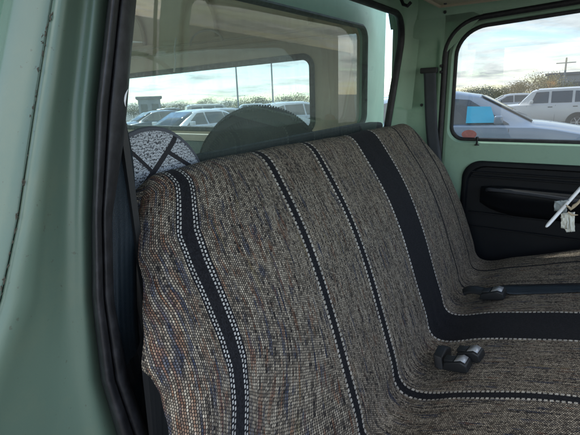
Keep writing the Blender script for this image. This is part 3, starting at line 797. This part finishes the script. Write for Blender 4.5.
# spare tyre standing in the bed
tc=on(262,170,0,1.66); ty=tag(empty('spare_tyre',tc),'dark spare tyre standing in the truck bed behind the rear window','tyre',truck=True)
m=MB(); a=.295
m.lathe([(.14,-.055),(.17,-.075),(.22,-.085),(.262,-.078),(.283,-.062),(.290,-.05),(.295,0),(.290,.05),(.283,.062),(.262,.078),(.22,.085),(.17,.075),(.14,.055)],(0,0,0),'X',64)
to=m.build('tyre_body',M['tyre'],ty)
m=MB()
for k in range(150):
    for s_ in (-1,1):
        Mx=Matrix.Rotation(k/150*2*math.pi+s_*.02,4,'X'); m.box((s_*.010,-.0042,.286),(s_*.055,.0042,.2955),Mx)
        Mx=Matrix.Rotation(k/150*2*math.pi,4,'X'); m.box((s_*.060,-.002,.235),(s_*.0855,.002,.262),Mx)
m.build('tread',M['tyre'],ty,smooth=False)
m=MB(); m.lathe([(.0,-.02),(.08,-.02),(.10,.0),(.13,-.03),(.145,-.055),(.150,-.05),(.150,.05),(.145,.055)],(0,0,0),'X',40); m.build('rim',simple('grey_painted_rim',(.25,.26,.27),.5,.3),ty)
ty.rotation_euler=(0,R(-8),R(32))

# ================================================================== place the truck in the world
for o in TRUCK_ROOTS:
    bpy.context.view_layer.update()
    o.matrix_world = M_TRUCK @ o.matrix_basis

# ================================================================== OUTSIDE
def gravel():
    m,nt,out=newmat('dusty_lot_surface'); q=N(nt); o=q.obj()
    c=q.mix(q.noise(o,.12,6,.6),(.12,.115,.105),(.20,.19,.17)); c=q.mix(q.m('MULTIPLY',q.noise(o,14,6,.75),.6),c,(.09,.088,.085))
    q.bsdf(out,c,.9,0,q.bump(q.noise(o,30,5,.7),.02,.6),.3); return m
g=MB(); g.add([(-600,-600,0),(900,-600,0),(900,900,0),(-600,900,0)],[(0,1,2,3)]); go=g.build('ground',gravel(),smooth=False); tag(go,'dusty grey car lot ground reaching the trees',kind='structure')

CG=simple('dark_car_glass',(.03,.04,.05),.08,spec=.8,var=.3,scale=2)
CGL=simple('pale_car_glass',(.05,.065,.08),.08,spec=.9,var=.3,scale=1.5)
CT=simple('car_tyre',(.02,.02,.021),.8); CR=simple('alloy_rim',(.5,.5,.52),.3,.8)
HL=simple('lamp_lens_clear',(.75,.77,.78),.12); TL=simple('lamp_lens_red',(.45,.03,.02),.2); AM=simple('lamp_lens_amber',(.75,.22,.10),.25)
CB=simple('car_black_trim',(.02,.02,.022),.5)
def carpaint(name,col,metal=.1):
    m,nt,out=newmat(name); q=N(nt); o=q.obj()
    c=q.mix(q.noise(o,2,4),tuple(x*.95 for x in col),tuple(min(1,x*1.04) for x in col))
    q.bsdf(out,c,.28,metal,None,.5,.7,**{'Coat Roughness':.06}); return m
# stations: x(from front), z_low, z_shoulder, z_top, w_low, w_shoulder, w_top
SED=[(0,.38,.60,.66,.62,.66,.60),(.10,.26,.66,.72,.76,.78,.66),(.45,.22,.78,.84,.86,.88,.72),(1.0,.22,.88,.95,.88,.91,.74),(1.35,.22,.93,.99,.89,.915,.74),(2.15,.22,.97,1.42,.89,.92,.60),(2.5,.22,.98,1.48,.89,.92,.60),(3.2,.22,1.0,1.49,.89,.92,.60),(3.75,.22,1.02,1.40,.89,.91,.58),(4.25,.24,1.04,1.13,.87,.89,.66),(4.62,.28,1.02,1.09,.80,.84,.64),(4.74,.42,.92,.98,.70,.76,.60)]
CRO=[(0,.42,.70,.78,.66,.72,.62),(.10,.28,.78,.86,.80,.84,.70),(.40,.26,.90,.97,.90,.92,.76),(.9,.26,1.00,1.06,.92,.94,.77),(1.20,.26,1.04,1.10,.92,.945,.76),(2.05,.26,1.06,1.56,.92,.945,.62),(2.45,.26,1.07,1.635,.92,.945,.62),(3.3,.26,1.09,1.64,.92,.945,.62),(4.0,.26,1.12,1.58,.92,.94,.60),(4.45,.28,1.15,1.30,.90,.92,.66),(4.62,.34,1.10,1.18,.84,.88,.66),(4.70,.48,.98,1.04,.78,.80,.64)]
BOX=[(0,.48,.92,.98,.70,.76,.70),(.08,.38,.98,1.04,.82,.84,.74),(.35,.34,1.04,1.09,.88,.89,.78),(1.0,.34,1.08,1.13,.89,.90,.78),(1.22,.34,1.10,1.15,.89,.90,.78),(1.72,.34,1.11,1.68,.89,.90,.70),(2.0,.34,1.11,1.76,.89,.90,.70),(3.2,.34,1.12,1.78,.89,.90,.70),(4.05,.34,1.12,1.77,.89,.90,.70),(4.28,.36,1.11,1.66,.88,.89,.70),(4.36,.42,1.09,1.15,.86,.87,.74),(4.44,.5,.98,1.02,.80,.82,.7)]
def make_car(name,st,paint,glassmat,label,cat,loc,rz,wins,shield,rear,wheels,mirror=1.75,detail=True,group='vehicles parked on the lot',shade=None):
    L=st[-1][0]; t=empty(name,loc,rz); tag(t,label,cat,group)
    def sta(x):
        for a,b in zip(st,st[1:]):
            if x<=b[0]+1e-6:
                k=(x-a[0])/(b[0]-a[0]); return [lerp(p,q_,k) for p,q_ in zip(a,b)]
        return st[-1]
    xs=sorted(set([s[0] for s in st]+[i*.12 for i in range(int(L/.12)+1)]))
    rows=[]
    for x in xs:
        _,zl,zs,zt,wl,ws,wt=sta(x); zm=lerp(zl,zs,.5); cr=.03
        half=[(0,zl),(wl*.9,zl),(wl,zl+.07),(ws+.015,zm),(ws+.005,lerp(zm,zs,.75)),(ws-.015,zs),(ws-.04,zs+.012),(lerp(ws-.05,wt,.5),lerp(zs,zt,.5)),(wt+.03,zt-.035),(wt-.03,zt-.005),(wt*.6,zt+cr*.6),(0,zt+cr)]
        rows.append([Vector((x-L/2,-y,z)) for y,z in half]+[Vector((x-L/2,y,z)) for y,z in half[-2:0:-1]])
    m=MB(); m.grid(rows,closed=True); m.cap(rows[0]); m.cap(rows[-1][::-1]); body=m.build('body',paint,t,angle=50)
    def sy(x,z):
        _,zl,zs,zt,wl,ws,wt=sta(x); k=max(0,min(1,(z-zs)/max(.05,zt-zs))); return lerp(ws-.045,wt+.02,k)
    for w in wins:
        for s in (-1,1):
            m=MB(); n=len(w); cx=sum(a for a,_ in w)/n; cz=sum(b for _,b in w)/n
            pts=[Vector((x-L/2,s*(sy(x,z)+.012),z)) for x,z in w]; m.cap(pts); o=m.build('side_window',glassmat if not (shade and s==shade[1] and w is wins[shade[2]]) else glassmat,t,smooth=False,solid=.01)
    def slab(xa,xb,nm,front):
        a=sta(xa); b=sta(xb); m=MB(); off=.006
        za=a[3]+.02; zb=b[3]+.02
        m.grid([[Vector((xa-L/2+(-off if front else off),y*(a[6]-.04),za+off)) for y in (-1,-.5,0,.5,1)],[Vector((xb-L/2+(-off if front else off),y*(b[6]-.06),zb+off*.6)) for y in (-1,-.5,0,.5,1)]])
        m.build(nm,glassmat,t,solid=.01)
    slab(shield[0],shield[1],'windshield',True); slab(rear[0],rear[1],'rear_window',False)
    for wx,wr in wheels:
        for s in (-1,1):
            ww=sta(wx)[5]
            m=MB(); m.lathe([(.0,.0),(wr+.055,.0),(wr+.055,.012),(wr+.03,.014)],(wx-L/2,s*(ww+.022),wr),'Y',28); m.build('wheel_arch',CB,t)
            m=MB(); m.lathe([(wr*.6,-.10),(wr*.9,-.10),(wr,-.07),(wr,.07),(wr*.92,.10),(wr*.62,.10)],(wx-L/2,s*(ww-.06),wr),'Y',28); wo=m.build('wheel',CT,t)
            m=MB(); c0=Vector((wx-L/2,s*(ww+.03),wr))
            m.lathe([(wr*.56,0),(wr*.62,s*.012),(wr*.64,0)],c0,'Y',28); m.lathe([(0,s*.0),(wr*.14,0),(wr*.16,-s*.03)],c0,'Y',12)
            for k in range(6):
                a=k*math.pi/3; m.tube([c0+Vector((math.cos(a)*wr*.1,-s*.01,math.sin(a)*wr*.1)),c0+Vector((math.cos(a)*wr*.58,-s*.005,math.sin(a)*wr*.58))],wr*.06,6)
            m.build('rim',CR,wo)
    if detail:
        for s in (-1,1):
            a=sta(.12); m=MB(); m.box((.02-L/2,s*(a[5]-.22)-.16,a[2]-.10),(.20-L/2,s*(a[5]-.22)+.16,a[2]+.0)); m.build('headlight',HL,t,bevel=.02)
            b=sta(L-.12); m=MB(); m.box((L/2-.16,s*(b[5]-.16)-.14,b[2]-.16),(L/2-.03,s*(b[5]-.16)+.14,b[2]-.01)); m.build('tail_light',TL,t,bevel=.02)
            m=MB(); mz=sta(mirror)[2]+.06; my=s*(sta(mirror)[5]+.10)
            m.box((mirror-L/2-.06,my-.09,mz),(mirror-L/2+.07,my+.09,mz+.13)); m.build('mirror',paint,t,bevel=.03,seg=3)
            k=MB(); k.box((.34-L/2,s*(sta(.34)[5]+.012)-.006,.66),(.50-L/2,s*(sta(.34)[5]+.012)+.02,.71)); k.build('side_marker',AM,t,bevel=.004)
            for hx in (2.35,3.25):
                m=MB(); m.box((hx-L/2,s*(sta(hx)[5]+.006)-.012,sta(hx)[2]-.12),(hx+.17-L/2,s*(sta(hx)[5]+.006)+.02,sta(hx)[2]-.09)); m.build('door_handle',CB,t,bevel=.006)
            for lx in (1.55,2.62,3.55):
                m=MB(); m.tube([Vector((lx-L/2,s*(lerp(sta(lx)[4],sta(lx)[5],.5)+.016 if z<sta(lx)[2]*.8 else sta(lx)[5]-.004),z)) for z in (.34,.6,.75,sta(lx)[2]-.02)],.004,4); m.build('door_seam',CB,t)
        m=MB(); a=sta(.05); m.box((-L/2-.01,-a[5]*.55,a[2]-.18),(-L/2+.06,a[5]*.55,a[2]-.05)); m.build('grille',CB,t,bevel=.01)
    return t
sedw=[[(1.62,1.0),(2.50,1.01),(2.50,1.40),(2.22,1.38)],[(2.58,1.02),(3.40,1.04),(3.40,1.40),(2.58,1.41)],[(3.46,1.05),(3.92,1.09),(3.72,1.32),(3.46,1.39)]]
crow=[[(1.55,1.10),(2.55,1.11),(2.55,1.54),(2.18,1.50)],[(2.63,1.12),(3.45,1.14),(3.45,1.53),(2.63,1.55)],[(3.52,1.15),(4.15,1.20),(3.95,1.42),(3.52,1.52)]]
boxw=[[(1.70,1.18),(2.35,1.18),(2.35,1.64),(1.88,1.63)],[(2.45,1.18),(3.20,1.18),(3.20,1.65),(2.45,1.65)],[(3.30,1.19),(4.02,1.22),(4.00,1.60),(3.30,1.64)]]
P_blue=carpaint('silver_blue_paint',(.21,.27,.35)); P_white=carpaint('white_paint',(.58,.58,.565),0); P_silver=carpaint('silver_paint',(.38,.39,.40),.3)
P_dark=carpaint('dark_grey_paint',(.06,.065,.075)); P_red=carpaint('maroon_paint',(.20,.03,.03)); P_tan=carpaint('beige_paint',(.45,.41,.34)); P_black=carpaint('black_paint',(.015,.016,.018)); P_sky=carpaint('light_blue_paint',(.30,.42,.55))
def vdir(px):   # world yaw of the sight line through a photo column
    p=wpt(px,100,1); return math.atan2(p.y,p.x)
WH=[(.88,.33),(3.62,.33)]
# pale blue crossover just outside the driver's window, nose to the right of the photo
yaw=vdir(500)
def side_on(px,d,nose_right,turn=0):
    p=wpt(px,100,d); a=vdir(px)+math.pi/2+turn      # car +x axis = tail direction
    if not nose_right: a+=math.pi
    return p,a
p,a=side_on(464,9.0,True,R(-6)); bluecar=make_car('parked_car',CRO,P_blue,CGL,"silver blue crossover nearest the driver's window, nose pointing right",'car',p,a,crow,(2.02,1.22),(4.02,4.43),[(.86,.35),(3.62,.35)],1.70)
# cyan shade hanging inside its front side window
m=MB(); sc2=simple('cyan_window_shade',(.05,.55,.80),.5,var=.2,scale=4)
L=4.70; 
for s in (-1,):
    pass
m.cap([Vector((x-L/2,sgn*0+y,z)) for sgn,x,y,z in ((1,1.74,.955,1.13),(1,2.20,.955,1.13),(1,2.20,.865,1.40),(1,1.84,.865,1.385))])
m.v=[v+Vector((0,.0,.0)) for v in m.v]; shd=m.build('window_shade',sc2,bluecar,smooth=False,solid=.004,bevel=.02)
p,a=side_on(545,23,False,R(0)); make_car('parked_car',BOX,P_white,CG,'boxy white four-wheel-drive wagon behind the silver blue crossover, facing left','car',p,a,boxw,(1.95,1.72-.5),(4.06,4.34),[(.80,.36),(3.45,.36)],1.72)
p,a=side_on(508,34,False,R(8)); make_car('parked_car',CRO,P_silver,CG,'silver crossover half hidden between the blue crossover and the white wagon','car',p,a,crow,(2.02,1.22),(4.02,4.43),[(.86,.35),(3.62,.35)],1.70)
p,a=side_on(470,42,True,R(-10)); make_car('parked_car',BOX,P_white,CG,"white wagon far off, just above the blue crossover's roof",'car',p,a,boxw,(1.95,1.22),(4.06,4.34),[(.80,.36),(3.45,.36)],1.72)
# rows seen through the shell's side window
rowsB=[(186,10.5,SED,P_white,'white sedan seen through the shell window left of the spare tyre',0,R(40),sedw,(2.13,1.38),(3.77,4.22)),
 (232,13,SED,P_silver,'silver sedan seen through the shell window just above the spare tyre',1,R(25),sedw,(2.13,1.38),(3.77,4.22)),
 (300,12.5,CRO,P_white,'white crossover seen through the right end of the shell window',1,R(30),crow,(2.02,1.22),(4.02,4.43)),
 (150,16,SED,P_dark,'dark grey sedan at the far left of the shell window',0,R(20),sedw,(2.13,1.38),(3.77,4.22)),
 (268,19,CRO,P_sky,'light blue crossover in the second row beyond the shell window',0,R(15),crow,(2.02,1.22),(4.02,4.43)),
 (215,21,BOX,P_tan,'beige boxy wagon in the second row beyond the shell window',1,R(10),boxw,(1.95,1.22),(4.06,4.34)),
 (175,27,CRO,P_black,'black crossover in the third row beyond the shell window',1,R(0),crow,(2.02,1.22),(4.02,4.43)),
 (305,26,SED,P_red,'maroon sedan far off at the right end of the shell window',0,R(0),sedw,(2.13,1.38),(3.77,4.22)),
 (245,33,BOX,P_white,'white boxy wagon in the last row below the lamp poles',0,R(5),boxw,(1.95,1.22),(4.06,4.34)),
 (205,36,CRO,P_silver,'silver crossover in the last row by the round tree',1,R(0),crow,(2.02,1.22),(4.02,4.43)),
 (393,15,CRO,P_silver,'silver crossover in the slit between the shell and the cab pillar',1,R(0),crow,(2.02,1.22),(4.02,4.43))]
for px,d,st,pt,lab,nr,tn,wn,shd_,rr in rowsB:
    p,a=side_on(px,d*(1 if px==393 else 1.55),bool(nr),tn); make_car('parked_car',st,pt,CG,lab,'car',p,a,wn,shd_,rr,[(.86,.34),(3.58,.34)],1.70)
# lamp poles
pm=simple('galvanised_pole',(.22,.23,.24),.6)
for px,d,h,lab in ((238,30,5.2,'tall lamp pole left of the other, beyond the spare tyre'),(273,30,5.6,'tall lamp pole right of the other, beyond the spare tyre')):
    p=wpt(px,100,d); t=tag(empty('lamp_pole',p),lab,'lamp pole','lamp poles on the lot')
    m=MB(); m.lathe([(0,0),(.07,0),(.065,.02),(.045,h),(0,h)],(0,0,0),'Z',10); m.build('pole',pm,t)
    m=MB(); m.tube([(0,0,h),(0,-.5,h+.18),(0,-.9,h+.2)],.03,6); m.build('arm',pm,t)
    m=MB(); m.box((-.12,-1.3,h+.14),(.12,-.85,h+.24)); m.build('lamp_head',pm,t,bevel=.02)
p=wpt(562,100,70); t=tag(empty('utility_pole',p),'thin utility pole standing right of the yellow trees','utility pole')
m=MB(); m.lathe([(0,0),(.14,0),(.10,6.0),(0,6.0)],(0,0,0),'Z',8); m.build('pole',pm,t); m=MB(); m.box((-.06,-1.1,5.3),(.06,1.1,5.42)); m.build('crossarm',pm,t)
# distant buildings
bm_=simple('grey_siding',(.26,.27,.28),.8); bw_=simple('dark_building_glass',(.06,.07,.08),.3)
def building(px,d,w,h,lab,nwin,open_=False):
    p=wpt(px,100,d); a=vdir(px); t=tag(empty('building',p,a),lab,'building')
    m=MB(); m.box((0,-w/2,0),(8,w/2,h)); m.build('wall',bm_,t,smooth=False)
    m=MB(); m.box((-.3,-w/2-.3,h),(8.3,w/2+.3,h+.35)); m.build('roof',simple('building_roof',(.16,.16,.17),.8),t,smooth=False)
    for i in range(nwin):
        y=-w/2+(i+.5)*w/nwin; m=MB(); m.box((-.05,y-w/nwin*.3,h*.25),(.02,y+w/nwin*.3,h*.75)); m.build('window',bw_,t,smooth=False)
building(149,75,3.4,3.3,'small dark two-bay building on the horizon at the left of the shell window',2)
building(600,80,14,4.2,'long low grey building on the horizon behind the white wagon',5)
# trees
def leafmat(name,a,b):
    m,nt,out=newmat(name); q=N(nt); o=q.obj()
    c=q.mix(q.noise(o,1.3,3),a,b); rnd=q.n('ShaderNodeNewGeometry').outputs['Random Per Island']
    c=q.mix(q.m('MULTIPLY',rnd,.6),c,tuple(min(1,x*1.7) for x in b))
    x=q.bsdf(out,c,.8,0,None,.2); x.inputs['Transmission Weight'].default_value=0; return m
bark=simple('grey_bark',(.10,.085,.07),.9)
LM={'yellow':leafmat('yellow_leaves',(.24,.20,.10),(.36,.29,.15)),'olive':leafmat('olive_leaves',(.10,.11,.05),(.20,.18,.08)),'orange':leafmat('orange_leaves',(.36,.17,.05),(.50,.26,.08)),'grey':leafmat('grey_green_leaves',(.08,.095,.07),(.14,.15,.11))}
def tree(px,d,h,wd,kind,lab,seed,dens=900):
    rd=random.Random(seed); p=wpt(px,100,d); t=tag(empty('tree',p,rd.uniform(0,6)),lab,'tree','trees beyond the lot')
    m=MB(); m.tube([(0,0,0),(.05,0,h*.3),(0,.08,h*.6),(.1,.1,h*.85)],[h*.028,h*.022,h*.014,h*.005],8)
    cl=[]
    for i in range(9):
        a=rd.uniform(0,6.28); z0=h*rd.uniform(.2,.55); r=wd*.5*rd.uniform(.4,.9); z1=z0+h*rd.uniform(.15,.4)
        e=Vector((math.cos(a)*r,math.sin(a)*r,min(z1,h*.92))); m.tube([(0,0,z0),Vector((e.x*.5,e.y*.5,lerp(z0,e.z,.6))),e],[h*.011,h*.007,h*.003],5); cl.append(e)
    m.build('trunk',bark,t)
    m=MB()
    for i in range(14): 
        a=rd.uniform(0,6.28); ph=rd.uniform(-.6,1.4); r=wd*.36*rd.random()**.5
        cl.append(Vector((math.cos(a)*r,math.sin(a)*r,h*(.55+.3*math.sin(ph)))))
    vs=[];fs=[]
    for i in range(dens):
        c=rd.choice(cl); rr=wd*.10
        q=c+Vector((rd.gauss(0,rr),rd.gauss(0,rr),rd.gauss(0,rr*.75))); q.z=max(h*.12,q.z)
        s=wd*rd.uniform(.010,.022); u=Vector((rd.gauss(0,1),rd.gauss(0,1),rd.gauss(0,1))).normalized(); w=u.orthogonal().normalized()
        b=len(vs); vs+=[q-u*s,q+w*s*.6,q+u*s,q-w*s*.6]; fs.append((b,b+1,b+2,b+3))
    m.add(vs,fs); m.build('crown',LM[kind],t,smooth=False)
tree(541,58,3.9,4.2,'yellow','tall pale yellow tree standing above the white wagon',1,3200)
tree(549,56,3.3,1.2,'orange','small orange tree in front of the tall pale yellow one',2,1800)
tree(524,60,3.1,3.8,'yellow','yellow tree left of the tallest one, above the silver crossover',3,4000)
tree(509,63,2.8,3.6,'olive','olive tree left of the yellow trees',4,3500)
tree(494,66,2.7,4,'grey','grey green tree nearest the left of the driver window treeline',5,3000)
tree(480,75,2.9,4.8,'grey','low grey green tree behind the blue crossover roof',6,3000)
tree(463,78,2.7,5,'grey','low grey green tree at the rear edge of the driver window',7,3000)
tree(557,62,3.2,4,'olive','low olive tree right of the tall yellow tree',8,3000)
tree(206,55,3.0,3.0,'grey','round dark tree seen through the shell window',9,3500)
for i,(px,h,wd,pos) in enumerate(((165,2.4,5,'right of the small dark building'),(183,2.3,5,'left of the round dark tree'),(224,2.5,5,'right of the round dark tree'),(246,2.6,6,'beside the left lamp pole'),(262,2.8,5,'between the two lamp poles'),(284,3.0,5,'right of the right lamp pole'),(302,3.1,5,'at the right end of the shell window'),(132,2.4,5,'left of the small dark building'),(393,3.0,4,'in the slit beside the cab pillar'))):
    tree(px,78,h,wd,'grey' if i%3 else 'olive','low hazy tree on the horizon '+pos,20+i,2200)

# ================================================================== LIGHT, SKY, CAMERA
sd=(Vector((.34,.57,1.0))).normalized(); sdw=(R_tw@sd).normalized()
elev=math.asin(sdw.z); 
sun=bpy.data.lights.new('sun','SUN'); sun.energy=2.6; sun.angle=R(.5); sun.color=(1,.95,.87)
so_=link(bpy.data.objects.new('sun',sun)); so_.rotation_euler=sdw.to_track_quat('Z','Y').to_euler()
w=bpy.data.worlds.new('World'); scene.world=w; w.use_nodes=True; nt=w.node_tree; nt.nodes.clear(); q=N(nt)
out=nt.nodes.new('ShaderNodeOutputWorld'); bg=nt.nodes.new('ShaderNodeBackground'); bg.inputs[1].default_value=.12
sky=q.n('ShaderNodeTexSky',sky_type='NISHITA'); sky.sun_disc=False; sky.sun_elevation=elev; sky.sun_rotation=math.atan2(sdw.x,sdw.y); sky.dust_density=.2; sky.air_density=1.2; sky.ozone_density=3.0
tc_=q.n('ShaderNodeTexCoord').outputs['Generated']; sp=q.n('ShaderNodeSeparateXYZ'); q.set(sp.inputs[0],tc_)
zz=q.m('ADD',q.m('MAXIMUM',sp.outputs[2],0.0),.10)
pv=q.comb(q.m('DIVIDE',sp.outputs[0],zz),q.m('DIVIDE',sp.outputs[1],zz),0.0)
cn=q.noise(pv,.8,9,.60,dist=.5)
cm_=q.ramp(cn,[(.45,(0,0,0)),(.56,(1,1,1))])
ccol=q.mix(q.ramp(q.noise(pv,1.1,6,.6),[(.35,(0,0,0)),(.7,(1,1,1))]),(2.6,2.7,2.9),(9.2,8.8,8.2))
fc=q.mix(q.m('MULTIPLY',cm_,.85),sky.outputs[0],ccol)
q.set(bg.inputs[0],fc); nt.links.new(bg.outputs[0],out.inputs[0])

cam=bpy.data.cameras.new('camera'); co_=link(bpy.data.objects.new('camera',cam))
cam.sensor_width=36; cam.lens=F/W*36; cam.clip_start=.01; cam.clip_end=3000
Rc=A_w.to_4x4(); co_.matrix_world=Matrix.Translation((0,0,CAM_H))@Rc
scene.camera=co_
vs=scene.view_settings; vs.view_transform='Standard'; vs.look='None'; vs.exposure=2.0; vs.gamma=1
scene.cycles.max_bounces=14; scene.cycles.transparent_max_bounces=24; scene.cycles.diffuse_bounces=8
scene.cycles.sample_clamp_indirect=6; scene.cycles.caustics_refractive=False; scene.cycles.caustics_reflective=False
scene.cycles.use_denoising=True
